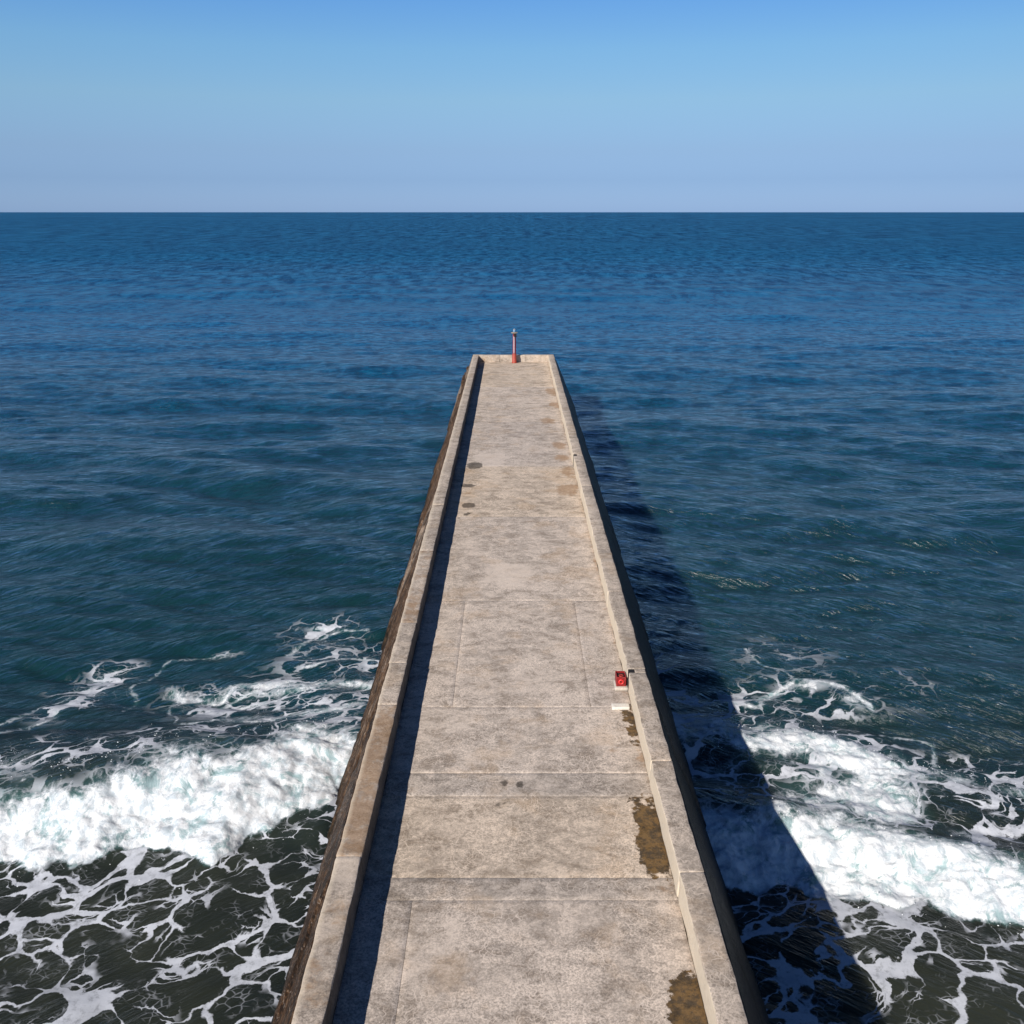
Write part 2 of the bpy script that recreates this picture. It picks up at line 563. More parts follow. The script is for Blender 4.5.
def parapet_run(x0, x1, cuts, seed):
    for i in range(len(cuts) - 1):
        a, b = cuts[i] + .004, cuts[i + 1] - .004
        s = .08 if b < 30 and a > 4 else .16
        off = random.uniform(-.008, .008)
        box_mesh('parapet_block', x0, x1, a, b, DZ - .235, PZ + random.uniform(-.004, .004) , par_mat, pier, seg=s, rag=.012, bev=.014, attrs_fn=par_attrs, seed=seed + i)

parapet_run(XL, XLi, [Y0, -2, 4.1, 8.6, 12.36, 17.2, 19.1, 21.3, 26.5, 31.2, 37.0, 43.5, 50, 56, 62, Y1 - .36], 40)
# right-hand parapet has two narrow broken notches
NT = [(18.62, 18.80), (38.1, 38.42)]
parapet_run(XR - .40, XR, [Y0, -3, 3.2, 7.9, 12.0, 15.1, NT[0][0]], 80)
parapet_run(XR - .40, XR, [NT[0][1], 23.3, 28.4, 33.6, NT[1][0]], 90)
parapet_run(XR - .40, XR, [NT[1][1], 44.8, 51, 57.5, 62.5, Y1 - .36], 99)
for a, b in NT:
    box_mesh('parapet_block', XR - .25, XR - .003, a, b, DZ - .235, PZ - .006, par_mat, pier, seg=.05, rag=.004, attrs_fn=par_attrs, seed=3)
    d = box_mesh('notch_shade', XR - .398, XR - .253, a + .002, b - .002, DZ - .1, PZ - .008, blackm, pier, seg=.05, rag=.004, seed=4)  # black fill stands in for the shade inside the notch
    d['label'] = 'black block in a parapet notch, shade of the recess put in as colour'
# end wall
for a, b in ((XL, -.9), (-.892, 1.0), (1.008, XR)):
    box_mesh('end_parapet', a, b, Y1 - .352, Y1, DZ - .235, PZ, par_mat, pier, seg=.08, rag=.014, bev=.014, attrs_fn=par_attrs, seed=int(a * 10) + 70)
# rough ledge blocks still clinging to the left shoulder near the head
for (y, w, l, z) in ((65.2, .16, .6, 3.45), (60.2, .24, 2.6, 3.35), (62.9, .16, 1.2, 3.3), (55.1, .14, 1.6, 3.2), (49.3, .14, 1.0, 3.1)):
    xx = -2.885 - (1 - z / 4.05) * 1.515
    box_mesh('broken_ledge', xx - w, xx + .25, y, y + l, z - .55, z, wall_mat, pier, seg=.1, rag=.04, bev=.03, attrs_fn=par_attrs, seed=int(y))

# ------------------------------------------------------------------ small things
def lathe(name, prof, mat, parent, loc=(0, 0, 0), seg=28, smooth=True):
    V, F = [], []
    for r, z in prof:
        for k in range(seg):
            a = 2 * math.pi * k / seg
            V.append((loc[0] + r * math.cos(a), loc[1] + r * math.sin(a), loc[2] + z))
    for i in range(len(prof) - 1):
        for k in range(seg):
            k2 = (k + 1) % seg
            F.append((i * seg + k, i * seg + k2, (i + 1) * seg + k2, (i + 1) * seg + k))
    F.append(tuple(range(seg))[::-1])
    F.append(tuple((len(prof) - 1) * seg + k for k in range(seg)))
    o = mesh_obj(name, V, F, mat, parent)
    if smooth:
        for p in o.data.polygons:
            p.use_smooth = len(p.vertices) == 4 and abs(p.normal.z) < .7
    return o

bx, by = .17, 66.72
beacon = empty('beacon_light', (bx, by, DZ), 'slim red navigation beacon post standing by the low wall at the pier head', 'beacon')
lathe('base', [(.19, 0), (.19, .05), (.165, .07), (.155, .62), (.13, .68)], pink, beacon)
lathe('column', [(.128, .68), (.118, .70), (.108, 2.12), (.112, 2.14)], red, beacon)
lathe('gallery', [(.12, 2.14), (.24, 2.17), (.25, 2.20), (.18, 2.22)], simple('tan_paint', (.34, .27, .20), .7), beacon)
# small bracket box tucked under the gallery
def bx3(name, x0, x1, y0, y1, z0, z1, m, par, rag=.0, bev=.01, seg=.08):
    o = box_mesh(name, x0, x1, y0, y1, z0, z1, m, par, seg=seg, rag=rag, bev=bev)
    return o
bx3('switch_box', -.03, .16, -.21, -.10, 1.90, 2.13, blackm, beacon)
# white panel strip running up the front of the column
bx3('cable_duct', -.05, .0, -.145, -.112, .72, 1.95, simple('pale_duct', (.6, .55, .6), .5), beacon, bev=.005)
lathe('lantern', [(.075, 2.23), (.085, 2.25), (.085, 2.37), (.06, 2.40)], lampw, beacon)
lathe('lantern_cap', [(.10, 2.40), (.09, 2.42), (.04, 2.45), (.02, 2.48)], steel, beacon)

# red fitting by the right parapet: open topped cabinet with a round red valve
hx, hy = at(621.5, 690, DZ)
hy += .02
hyd = empty('hydrant_cabinet', (hx, hy, DZ), 'small red open-topped metal cabinet on a pale plinth against the right-hand parapet', 'hydrant box')
bx3('plinth', -.15, .155, -.06, .36, 0, .07, whitep, hyd, rag=.004)
def open_box(name, x0, x1, y0, y1, z0, z1, t, mat, parent):
    o = [(x0, y0), (x1, y0), (x1, y1), (x0, y1)]
    i = [(x0 + t, y0 + t), (x1 - t, y0 + t), (x1 - t, y1 - t), (x0 + t, y1 - t)]
    V = [(a, b, z0) for a, b in o] + [(a, b, z1) for a, b in o] + [(a, b, z1) for a, b in i] + [(a, b, z0 + .05) for a, b in i]
    F = [(3, 2, 1, 0)]
    for k in range(4):
        j = (k + 1) % 4
        F += [(k, j, 4 + j, 4 + k), (4 + k, 4 + j, 8 + j, 8 + k), (8 + k, 8 + j, 12 + j, 12 + k)]
    F += [(12, 13, 14, 15)]
    ob = mesh_obj(name, V, F, mat, parent)
    bv = ob.modifiers.new('bevel', 'BEVEL'); bv.width = .008; bv.segments = 2
    return ob
open_box('cabinet', -.12, .105, .02, .33, .07, .31, .022, red, hyd)
bx3('interior_shade', -.097, .082, .15, .305, .10, .27, blackm, hyd, bev=.01)  # black block gives the shaded inside of the cabinet as colour
# valve body inside, dome towards the front
lathe('valve', [(.055, 0), (.055, .12), (.045, .16), (.02, .18), (.015, .20)], red_bright, hyd, (-.01, .09, .11), 20)
def torus(name, R, r, loc, mat, parent, axis='z', seg=24, ring=8):
    V, F = [], []
    for i in range(seg):
        a = 2 * math.pi * i / seg
        for j in range(ring):
            b = 2 * math.pi * j / ring
            p = [(R + r * math.cos(b)) * math.cos(a), (R + r * math.cos(b)) * math.sin(a), r * math.sin(b)]
            if axis == 'y':
                p = [p[0], p[2], p[1]]
            V.append((p[0] + loc[0], p[1] + loc[1], p[2] + loc[2]))
    for i in range(seg):
        for j in range(ring):
            F.append((i * ring + j, ((i + 1) % seg) * ring + j, ((i + 1) % seg) * ring + (j + 1) % ring, i * ring + (j + 1) % ring))
    o = mesh_obj(name, V, F, mat, parent, smooth=True)
    return o
torus('hand_wheel', .045, .010, (-.01, .09, .315), pink, hyd)
torus('hose_coupling', .05, .018, (-.01, .012, .19), red_bright, hyd, 'y')

wx, wy = at(621.5, 710.5, DZ)
slabo = box_mesh('concrete_block', -.20, .185, 0, .20, 0, .07, simple('pale_block_concrete', (.66, .60, .52), .85, var=.12, bump=.004), None, seg=.05, rag=.006, bev=.012)
slabo.location = (wx, wy, DZ + .004)
tag(slabo, 'flat whitish concrete block lying on the deck just in front of the red cabinet', 'concrete block')

# ------------------------------------------------------------------ sea
def fft_tile(size, n, wind_dir, Lp, seed, lmin, spread=2.0):
    r = np.random.RandomState(seed)
    k = np.fft.fftfreq(n, size / n) * 2 * np.pi
    kx, ky = np.meshgrid(k, k)
    kk = np.sqrt(kx ** 2 + ky ** 2); kk[0, 0] = 1
    cosw = (kx * math.cos(wind_dir) + ky * math.sin(wind_dir)) / kk
    P = np.exp(-1 / (kk * Lp) ** 2) / kk ** 3.6 * np.abs(cosw) ** spread * np.exp(-(kk * lmin) ** 2)
    P[0, 0] = 0
    A = (r.randn(n, n) + 1j * r.randn(n, n)) * np.sqrt(P)
    hgt = np.real(np.fft.ifft2(A))
    s = hgt.std()
    dx = np.real(np.fft.ifft2(-1j * A * kx / kk)) / s
    dy = np.real(np.fft.ifft2(-1j * A * ky / kk)) / s
    return hgt / s, dx, dy

def sample(tile, size, x, y):
    n = tile.shape[0]
    u = (x / size * n) % n
    v = (y / size * n) % n
    i = np.floor(u).astype(int); j = np.floor(v).astype(int)
    fu = u - i; fv = v - j
    i %= n; j %= n
    i2 = (i + 1) % n; j2 = (j + 1) % n
    return (tile[j, i] * (1 - fu) * (1 - fv) + tile[j, i2] * fu * (1 - fv) + tile[j2, i] * (1 - fu) * fv + tile[j2, i2] * fu * fv)

def axis(lo, hi, step, flo, fhi, grow, maxstep=1e9):
    core = np.arange(lo, hi + step, step)
    up = [core[-1]]; s = step
    while up[-1] < fhi:
        s = min(s * grow, maxstep + abs(up[-1]) * .06); up.append(up[-1] + s)
    dn = [core[0]]; s = step
    while dn[-1] > flo:
        s = min(s * grow, maxstep + abs(dn[-1]) * .06); dn.append(dn[-1] - s)
    return np.concatenate([np.array(dn[1:])[::-1], core, np.array(up[1:])])

gx = axis(-13, 14, .055, -60000, 60000, 1.024, .45)
gy = axis(11.5, 29, .05, -60, 60000, 1.013, .34)
GX, GY = np.meshgrid(gx, gy)
SX = np.gradient(gx)[None, :] * np.ones_like(GX)
SY = np.gradient(gy)[:, None] * np.ones_like(GX)
SP = np.maximum(SX, SY)

t1 = fft_tile(97.0, 512, math.radians(-96), 1.5, 1, .10, 9)
t2 = fft_tile(23.0, 512, math.radians(-88), .45, 2, .03, 4)
t3 = fft_tile(311.0, 512, math.radians(-95), 4.5, 3, .8, 6)
a1 = sstep(-SP, -1.6, -.5)
a2 = sstep(-SP, -.32, -.12)
a3 = sstep(-SP, -6, -2)
rough_near = 1.0
H = .095 * sample(t1[0], 97, GX, GY) * a1
H += .024 * sample(t2[0], 23, GX, GY) * a2
H += .16 * sample(t3[0], 311, GX, GY) * a3
DX = .08 * sample(t1[1], 97, GX, GY) * a1 + .014 * sample(t2[1], 23, GX, GY) * a2
DY = .08 * sample(t1[2], 97, GX, GY) * a1 + .014 * sample(t2[2], 23, GX, GY) * a2

def curve(pts, z):
    P = np.array([at(u, v, z) for u, v in pts])
    o = np.argsort(P[:, 0])
    return P[o, 0], P[o, 1]

def ev(c, X):
    return np.interp(X, c[0], c[1])

# left breaker
WX = GX + .35 * vnoise(GX * .7, GY * .7, 71)
footL = curve([(-260, 880), (-100, 872), (0, 868), (60, 872), (100, 862), (180, 856), (215, 866), (250, 838), (290, 830), (330, 812), (352, 790), (400, 780)], 0)
crestL = curve([(-300, 790), (-100, 782), (0, 778), (60, 776), (100, 770), (160, 757), (200, 748), (250, 742), (300, 728), (345, 722), (400, 735)], .6)
footR = curve([(640, 880), (700, 888), (760, 894), (800, 888), (830, 905), (870, 902), (900, 915), (960, 920), (1024, 932), (1160, 945), (1400, 960)], 0)
crestR = curve([(640, 800), (700, 803), (760, 812), (830, 822), (900, 838), (960, 852), (1024, 862), (1200, 880)], .45)
bandR = curve([(640, 735), (690, 742), (760, 742), (800, 740), (850, 748), (900, 762), (920, 770), (1024, 786), (1200, 800)], .35)

left = sstep(-GX, 1.5, 2.5)
right = sstep(GX, 1.5, 2.5)
jit = .24 * fbm(GX * .9, GY * .5, 31, 6, .62)
fL = ev(footL, GX) + jit
cL = ev(crestL, GX) + .6 * jit
fR = ev(footR, GX) + jit
cR = ev(crestR, GX) + .5 * jit
bR = ev(bandR, GX) + jit
Yc = GY

def wave(foot, crest, back, h):
    s = (Yc - foot) / np.maximum(crest - foot, .3)
    up = sstep(s, -.05, .85) ** .8
    dn = np.exp(-np.clip((Yc - crest) / back, 0, 9) ** 1.5)
    return h * np.where(Yc < crest, up, dn)

fadeL = sstep(GX, -60, -14)
fadeR = 1 - sstep(GX, 16, 60)
hL = wave(fL, cL, 2.6, .62) * left * fadeL
hR = (np.maximum(wave(fR, cR, 1.2, .42), wave(cR + .6, bR, 2.0, .40))) * right * fadeR
lump = fbm(GX * 1.5, GY * 1.5, 51, 5, .55)
billow = 1 - np.abs(fbm(GX * 2.0, GY * 2.0, 61, 5, .6))
inL = sstep(Yc - fL, -.02, .35) * (1 - sstep(Yc - cL, -.1, .7)) * left
inR = sstep(Yc - fR, -.02, .35) * (1 - sstep(Yc - bR, -.1, .6)) * right
# foam density (soft): breaker bodies
dL = sstep(Yc - fL, -.10, .22) * (1 - sstep(Yc - cL, -1.2, 1.4)) * left
coreL = sstep(Yc - fL, -.05, .2) * (1 - sstep(Yc - cL, -1.9, -.5)) * left
coreR = sstep(Yc - fR, -.05, .2) * (1 - sstep(Yc - fR, 1.2, 2.4)) * right
dR = sstep(Yc - fR, -.10, .22) * (1 - sstep(Yc - cR, -.5, 1.3)) * right
dB = np.exp(-((Yc - bR + .1) / .46) ** 2) * right
patch = fbm(GX * .55, GY * .7, 91, 4, .55)
D = np.maximum(dL * .50 + coreL * .44, dR * (.74 + .24 * coreR))
D = np.maximum(D, dB * (.72 + .25 * patch))
mid = sstep(Yc - cR, 0, .8) * (1 - sstep(Yc - bR, -.6, .1)) * right
D = np.maximum(D, mid * (.38 + .34 * patch))
D = D + (.22 * patch) * ((D > .05) & (D < 1.01))

# thinner foam behind the breakers, and lace in front
W = np.zeros_like(GX)
def foam_patch(u, v, ru, rv, amt, kind='W', tilt=0.0):
    global W, D
    cx, cy = at(u, v)
    x1, _ = at(u + ru, v)
    _, y1 = at(u, v - rv)
    _, y2 = at(u, v + rv)
    rx = abs(x1 - cx); ry = abs(y1 - y2) / 2
    t = tilt
    X = GX - cx; Y = GY - cy
    Xr = X * math.cos(t) + Y * math.sin(t); Yr = -X * math.sin(t) + Y * math.cos(t)
    d = np.exp(-((Xr / rx) ** 2 + (Yr / ry) ** 2))
    if kind == 'W': W = np.maximum(W, amt * d)
    else: D = np.maximum(D, amt * d)

# left, behind the crest
foam_patch(275, 700, 100, 28, .45)
foam_patch(325, 630, 45, 16, .34)
foam_patch(330, 660, 60, 22, .28)
foam_patch(330, 730, 70, 30, .85)
foam_patch(300, 690, 70, 5, .66, 'D', .05)
foam_patch(255, 703, 40, 4, .58, 'D', .35)
foam_patch(322, 627, 22, 5, .52, 'D')
foam_patch(240, 728, 60, 6, .50, 'D', .2)
foam_patch(320, 718, 50, 4, .60, 'D', .15)
foam_patch(90, 690, 30, 26, .40, 'W', .9)
foam_patch(100, 672, 18, 9, .44, 'D', .9)
foam_patch(80, 700, 20, 4, .42, 'D', 1.0)
foam_patch(225, 650, 25, 5, .45, 'D', .2)
def foam_line(pts, w, amt, kind='D'):
    global W, D
    P = [at(*q) for q in pts]
    best = np.full(GX.shape, 1e9)
    wx = GX + .25 * vnoise(GX * 1.1, GY * 1.1, 7); wy = GY + .25 * vnoise(GX * 1.1, GY * 1.1, 8)
    for (ax, ay), (bx_, by_) in zip(P[:-1], P[1:]):
        vx, vy = bx_ - ax, by_ - ay
        t = np.clip(((wx - ax) * vx + (wy - ay) * vy) / (vx * vx + vy * vy), 0, 1)
        best = np.minimum(best, (wx - ax - t * vx) ** 2 + (wy - ay - t * vy) ** 2)
    d = amt * np.exp(-best / w ** 2)
    if kind == 'W': W = np.maximum(W, d)
    else: D = np.maximum(D, d)

foam_line([(-10, 762), (60, 716), (90, 690), (112, 664)], .22, .50)
foam_line([(-10, 740), (40, 714), (80, 684)], .10, .50)
foam_line([(60, 716), (90, 690), (112, 664)], .8, .40, 'W')
foam_line([(120, 715), (135, 690), (165, 655), (225, 648)], .12, .50)
foam_line([(170, 690), (215, 696), (250, 684), (300, 686), (372, 688)], .30, .66)
foam_line([(215, 705), (262, 690), (290, 682)], .20, .62)
foam_line([(250, 735), (290, 728), (330, 722), (362, 716)], .28, .66)
foam_line([(165, 742), (205, 735), (250, 738)], .25, .60)
foam_line([(300, 668), (335, 660), (375, 662)], .12, .55)
foam_line([(285, 655), (310, 640), (345, 628), (370, 630)], .14, .56)
foam_line([(170, 735), (178, 700), (185, 690)], .09, .5)
foam_line([(690, 712), (712, 706), (750, 712)], .16, .5)
foam_line([(750, 705), (775, 700), (800, 692), (835, 700), (868, 716)], .20, .66)
foam_line([(745, 660), (760, 675), (795, 690)], .09, .5)
foam_line([(690, 752), (730, 748), (765, 742)], .4, .55)
foam_line([(880, 740), (930, 745), (940, 770)], .12, .55)
# right
foam_patch(780, 665, 60, 26, .20)
foam_patch(800, 705, 80, 20, .42)
foam_patch(805, 695, 40, 6, .60, 'D', -.05)
foam_patch(852, 710, 14, 8, .58, 'D')
foam_patch(758, 708, 7, 9, .62, 'D')
foam_patch(905, 700, 40, 24, .16)
foam_patch(715, 715, 40, 12, .55)
foam_patch(712, 740, 40, 14, .60, 'D')
# zone lace
lacefront = left * (1 - sstep(Yc - fL, -.3, .4)) * sstep(GX, -40, -11) + right * (1 - sstep(Yc - fR, -.3, .4)) * (1 - sstep(GX, 11, 40))
lacefront *= sstep(Yc, 2, 9)
lacefront *= 1 - .38 * np.exp(-((Yc - np.where(GX < 0, fL, fR) + .5) / .5) ** 2)
W = np.maximum(W, lacefront * (.58 + .34 * fbm(GX * .35, GY * .35, 101, 3, .5)))
W = np.maximum(W, mid * (.62 + .3 * patch))
W = np.maximum(W, left * .7 * np.exp(-((Yc - cL - .5) / .9) ** 2) * (.5 + .5 * sstep(GX, -9, -4)))
W = np.maximum(W, right * .75 * np.exp(-((Yc - bR - .4) / .8) ** 2))
# foam laid thin where the swell washes the foot of the walls
D = D * 1.0
W = np.clip(W, 0, 1.2)
# backwash along the foot of the walls where the surf runs past
for xw, sg in ((-4.45, -1), (4.8, 1)):
    dw = (GX - xw) * sg
    m_ = np.exp(-(np.clip(dw, 0, 9) / .55) ** 2) * sstep(Yc, 10, 13) * (1 - sstep(Yc, 24, 30)) * (dw > -1)
    W = np.maximum(W, m_ * (.75 + .5 * patch))
D = np.clip(D, 0, 1.1)
calm = 1 - .6 * np.clip(lacefront, 0, 1)
H = H * calm + hL + hR
roil = np.clip(np.maximum(np.maximum(inL, inR) * sstep(D, .3, .7), sstep(D, .4, .8)), 0, 1)
H += roil * (.050 * lump + .050 * (billow - .6))
DX *= calm; DY *= calm
V = np.stack([GX + DX, GY + DY, H], -1).reshape(-1, 3)
idx = np.arange(GX.size).reshape(GX.shape)
F = np.stack([idx[:-1, :-1], idx[:-1, 1:], idx[1:, 1:], idx[1:, :-1]], -1).reshape(-1, 4)


def sea_material(name, near):
    n = N(name)
    p = n.pos()
    sep = n.new('ShaderNodeSeparateXYZ'); n.put(sep.inputs[0], p)
    flat = n.new('ShaderNodeCombineXYZ')
    n.put(flat.inputs[0], sep.outputs[0]); n.put(flat.inputs[1], sep.outputs[1])
    p2 = flat.outputs[0]
    dist = sep.outputs[1]
    # --- water body colour: sandy green inshore, clear blue offshore
    q1 = n.noise(n.mapping(p2, (.8, 1.1, 1)), .9, 4, .7, .3)
    q = q1
    if not near:
        # drawn-out speckle standing in for lit and dark wave facets
        q2 = n.noise(n.mapping(p2, (1.0, .40, 1)), .34, 4, .72, .3)
        q3 = n.noise(n.mapping(p2, (1.0, .16, 1)), .14, 4, .75)
        q4 = n.noise(n.mapping(p2, (1.0, .040, 1)), .045, 4, .78)
        q = n.mix(n.step(dist, 90, 220), q1, q2)
        q = n.mix(n.step(dist, 250, 700), q, q3)
        q = n.mix(n.step(dist, 900, 2600), q, q4)
        broad = n.noise(n.mapping(p2, (.25, 1, 1)), .022, 4, .6)
        farc = n.mix(n.step(broad, .35, .65), (.001, .084, .200), (.001, .102, .232))
    else:
        farc = (.001, .068, .175)
    farc = n.mix(n.math('MULTIPLY', n.step(q, .53, .42), .8), farc, (.001, .030, .100))  # dark troughs and bright crests painted into the body colour
    farc = n.mix(n.math('MULTIPLY', n.step(q, .53, .62), .6), farc, (.006, .155, .320))
    midc = n.mix(n.math('MULTIPLY', n.step(q1, .54, .38), .25), (.006, .034, .040), (.007, .020, .019))
    midc = n.mix(n.math('MULTIPLY', n.step(q1, .54, .66), .15), midc, (.005, .048, .068))
    if near:
        nearc = n.mix(n.step(n.noise(p2, .35, 3), .35, .65), (.018, .022, .018), (.031, .035, .026))
        c = n.mix(n.step(dist, 15.5, 26), nearc, midc)
    else:
        c = midc
    c = n.mix(n.step(dist, 28, 130), c, farc)
    # --- ripples
    # crests bend towards the pier on both sides, and run square to it further out
    ax = n.math('MINIMUM', n.math('SQRT', n.math('ADD', n.math('MULTIPLY', sep.outputs[0], sep.outputs[0]), 4.0)), 22.0)
    bend = n.math('MULTIPLY', ax, n.step(dist, 22, 75, .72, .0))
    vb = n.new('ShaderNodeCombineXYZ')
    n.put(vb.inputs[0], sep.outputs[0]); n.put(vb.inputs[1], n.math('ADD', sep.outputs[1], bend))
    vb = vb.outputs[0]
    r1 = n.noise(n.mapping(vb, (.42, 1.45, 1)), 1.25, 4, .62, .35)
    r2 = n.noise(n.mapping(vb, (.40, 1.7, 1)), 4.6, 4, .68, .35)
    r3 = n.noise(n.mapping(vb, (.6, 1.1, 1)), .50, 5, .64)
    fN = n.step(dist, 20, 60)
    h = n.math('MULTIPLY', r1, .27)
    h = n.math('ADD', h, n.math('MULTIPLY', r2, .088))
    h = n.math('ADD', h, n.math('MULTIPLY', n.math('MULTIPLY', r3, fN), .42))
    if not near:
        r4 = n.noise(n.mapping(p2, (.9, .8, 1), (0, 0, .05)), .10, 6, .72)
        h = n.math('ADD', h, n.math('MULTIPLY', n.math('MULTIPLY', r4, n.step(dist, 60, 500)), 3.0))
    wb = n.bump(h, n.lin(n.attr('lace'), .1, .6, 1.0, .45) if near else 1.0, 1.0)
    # --- reflectance of a ruffled sea: facets stay tilted, so it never reaches a mirror at the skyline
    geo = n.new('ShaderNodeNewGeometry')
    dt = n.new('ShaderNodeVectorMath', operation='DOT_PRODUCT')
    n.put(dt.inputs[0], geo.outputs['Incoming']); n.put(dt.inputs[1], wb)
    cs = n.math('MAXIMUM', dt.outputs['Value'], 0.0)
    slope = n.lin(dist, 20, 320, .05, .42)
    ce = n.math('SQRT', n.math('ADD', n.math('MULTIPLY', cs, cs), n.math('MULTIPLY', slope, slope)))
    fr_ = n.math('POWER', n.math('SUBTRACT', 1.0, n.math('MINIMUM', ce, 1.0)), 4.2)
    F = n.math('ADD', .025, n.math('MULTIPLY', fr_, .88))
    F = n.math('MULTIPLY', F, n.lin(q, .36, .64, n.lin(dist, 30, 200, .76, .62), n.lin(dist, 30, 200, 1.26, 1.40)))
    F = n.math('MULTIPLY', F, n.lin(dist, 15, 36, .30, 1.0))
    dif = n.new('ShaderNodeSubsurfaceScattering', falloff='BURLEY')
    dif.inputs['Radius'].default_value = (1.0, 1.0, 1.0)
    dif.inputs['Scale'].default_value = .9
    glo = n.new('ShaderNodeBsdfGlossy')
    n.put(glo.inputs['Roughness'], n.lin(dist, 25, 400, .22, .34))
    glo.inputs['Color'].default_value = (1, 1, 1, 1)
    n.put(glo.inputs['Normal'], wb)
    wm = n.new('ShaderNodeMixShader')
    n.put(wm.inputs[0], F)
    out = [q_ for q_ in n.t.nodes if q_.type == 'OUTPUT_MATERIAL'][0]
    n.t.nodes.remove(n.b)
    if not near:
        n.put(dif.inputs['Color'], c)
        n.put(dif.inputs['Normal'], wb)
        n.t.links.new(dif.outputs[0], wm.inputs[1]); n.t.links.new(glo.outputs[0], wm.inputs[2])
        n.t.links.new(wm.outputs[0], out.inputs['Surface'])
        return n.m
    Wf = n.attr('lace'); Df = n.attr('dense')
    # --- foam lace: rounded dark cells, thick where three cells meet
    half = (.5, .5, .5)
    warp1 = n.vmath('ADD', p2, n.vmath('SCALE', n.vmath('SUBTRACT', n.noise(p2, .62, 2, .5, color=True), half), 1.9))
    warp0 = n.vmath('ADD', p2, n.vmath('SCALE', n.vmath('SUBTRACT', n.noise(p2, 1.6, 3, .5, color=True), half), .35))
    warp1 = n.vmath('ADD', warp1, n.vmath('SCALE', n.vmath('SUBTRACT', n.noise(p2, 3.4, 4, .6, color=True), half), .26))

    def cells(v, k):
        e = n.voro(v, 1.0)
        f = n.voro(v, 1.0, 'F1')
        return n.math('SUBTRACT', e, n.math('MULTIPLY', n.math('SUBTRACT', f, .42), k))
    rw = n.mapping(warp1, (1, 1, 1), (0, 0, -.45))
    g1 = cells(n.mapping(rw, (.92, 1.45, 1)), .44)
    g2 = cells(n.mapping(rw, (2.2, 3.5, 1), (0, 0, 0), (3.3, 1.1, 0)), .40)
    g3 = n.voro(n.mapping(warp0, (4.6, 6.8, 1), (0, 0, .9), (1.3, 7.1, 0)), 1.0)
    tv = n.noise(p2, .50, 4, .62, .5)
    thick = n.math('MULTIPLY', n.step(tv, .42, .74), Wf)
    w1 = n.math('SUBTRACT', n.math('MULTIPLY', thick, .165), n.lin(Wf, 0, .8, .085, .052))
    soft = n.noise(p2, 2.2, 3, .5)
    sw = n.lin(soft, .3, .7, .010, .035)
    def edge(g, w):
        return n.step(n.math('DIVIDE', n.math('SUBTRACT', g, w), sw), 1.0, -1.0)
    gate2 = n.step(n.noise(p2, .8, 3, .6), .47, .60)
    l1 = edge(g1, w1)
    l2 = n.math('MULTIPLY', edge(g2, n.math('SUBTRACT', n.math('MULTIPLY', thick, .17), .075)), n.math('MULTIPLY', gate2, .9))
    l3 = n.math('MULTIPLY', n.math('MULTIPLY', n.step(g3, .09, .0), n.step(n.noise(p2, 1.3, 3, .6), .50, .66)), .34)
    lace = n.math('MAXIMUM', n.math('MAXIMUM', l1, l2), l3)
    lace = n.math('MULTIPLY', lace, n.step(Wf, .04, .30))
    lace = n.math('MULTIPLY', lace, n.step(n.noise(p2, 5, 6, .75), .30, .52, .50, .95))
    # --- dense foam of the breakers
    dn = n.noise(p2, 1.6, 6, .74, .5)
    dn2 = n.noise(n.mapping(p2, (1, .40, 1), (0, 0, .2)), 3.2, 6, .72, .5)
    ridg = n.math('ABSOLUTE', n.math('SUBTRACT', n.noise(warp1, 2.2, 5, .65, .3), .5))
    dd = n.math('ADD', Df, n.math('MULTIPLY', n.math('SUBTRACT', dn, .5), 1.35))
    dd = n.math('ADD', dd, n.math('MULTIPLY', n.math('SUBTRACT', dn2, .5), .75))
    dd = n.math('SUBTRACT', dd, n.math('MULTIPLY', n.math('SUBTRACT', ridg, .08), .7))
    dense = n.step(dd, .38, .80)
    dense = n.math('MULTIPLY', dense, n.step(Df, .10, .35))
    fr = n.math('MULTIPLY', n.step(g2, .05, -.05), n.step(Df, .15, .5, 0, .55))
    fl = n.math('MULTIPLY', n.step(n.noise(p2, 9, 5, .75), .66, .74), n.step(n.math('MAXIMUM', Wf, Df), .12, .6, 0, .7))
    foam = n.math('MINIMUM', n.math('MAXIMUM', n.math('MAXIMUM', lace, dense), n.math('MAXIMUM', fr, fl)), 1.0)
    # aerated green water round dense foam
    c = n.mix(n.step(Df, .1, .85, 0, .65), c, (.060, .150, .145))
    c = n.mix(n.math('MULTIPLY', n.step(Wf, .3, 1.0), n.step(dist, 18, 22, 0, .35)), c, (.01, .07, .08))
    n.put(dif.inputs['Color'], c)
    n.put(dif.inputs['Normal'], wb)
    n.t.links.new(dif.outputs[0], wm.inputs[1]); n.t.links.new(glo.outputs[0], wm.inputs[2])
    dmax = n.math('MAXIMUM', dense, Df)
    fbh = n.math('ADD', n.math('MULTIPLY', dn, .15), n.math('ADD', n.math('MULTIPLY', dn2, .05), n.math('MULTIPLY', ridg, -.12)))
    fb = n.bump(fbh, n.step(dmax, .3, .9, .08, .55), .5)
    thin = n.mix(n.noise(p2, 4, 5, .7), (.40, .42, .46), (.66, .67, .71))
    white = n.mix(n.step(n.noise(p2, 2.8, 6, .78, .4), .38, .58), (.48, .53, .56), (.80, .81, .81))
    fcol = n.mix(n.step(dmax, .3, 1.0), thin, white)
    fcol = n.mix(n.math('MULTIPLY', n.step(dn, .49, .37), n.step(Df, .3, .6)), fcol, (.32, .43, .44))
    fo = n.new('ShaderNodeBsdfDiffuse')
    n.put(fo.inputs['Color'], fcol)
    n.put(fo.inputs['Normal'], fb)
    mx = n.new('ShaderNodeMixShader')
    n.put(mx.inputs[0], foam)
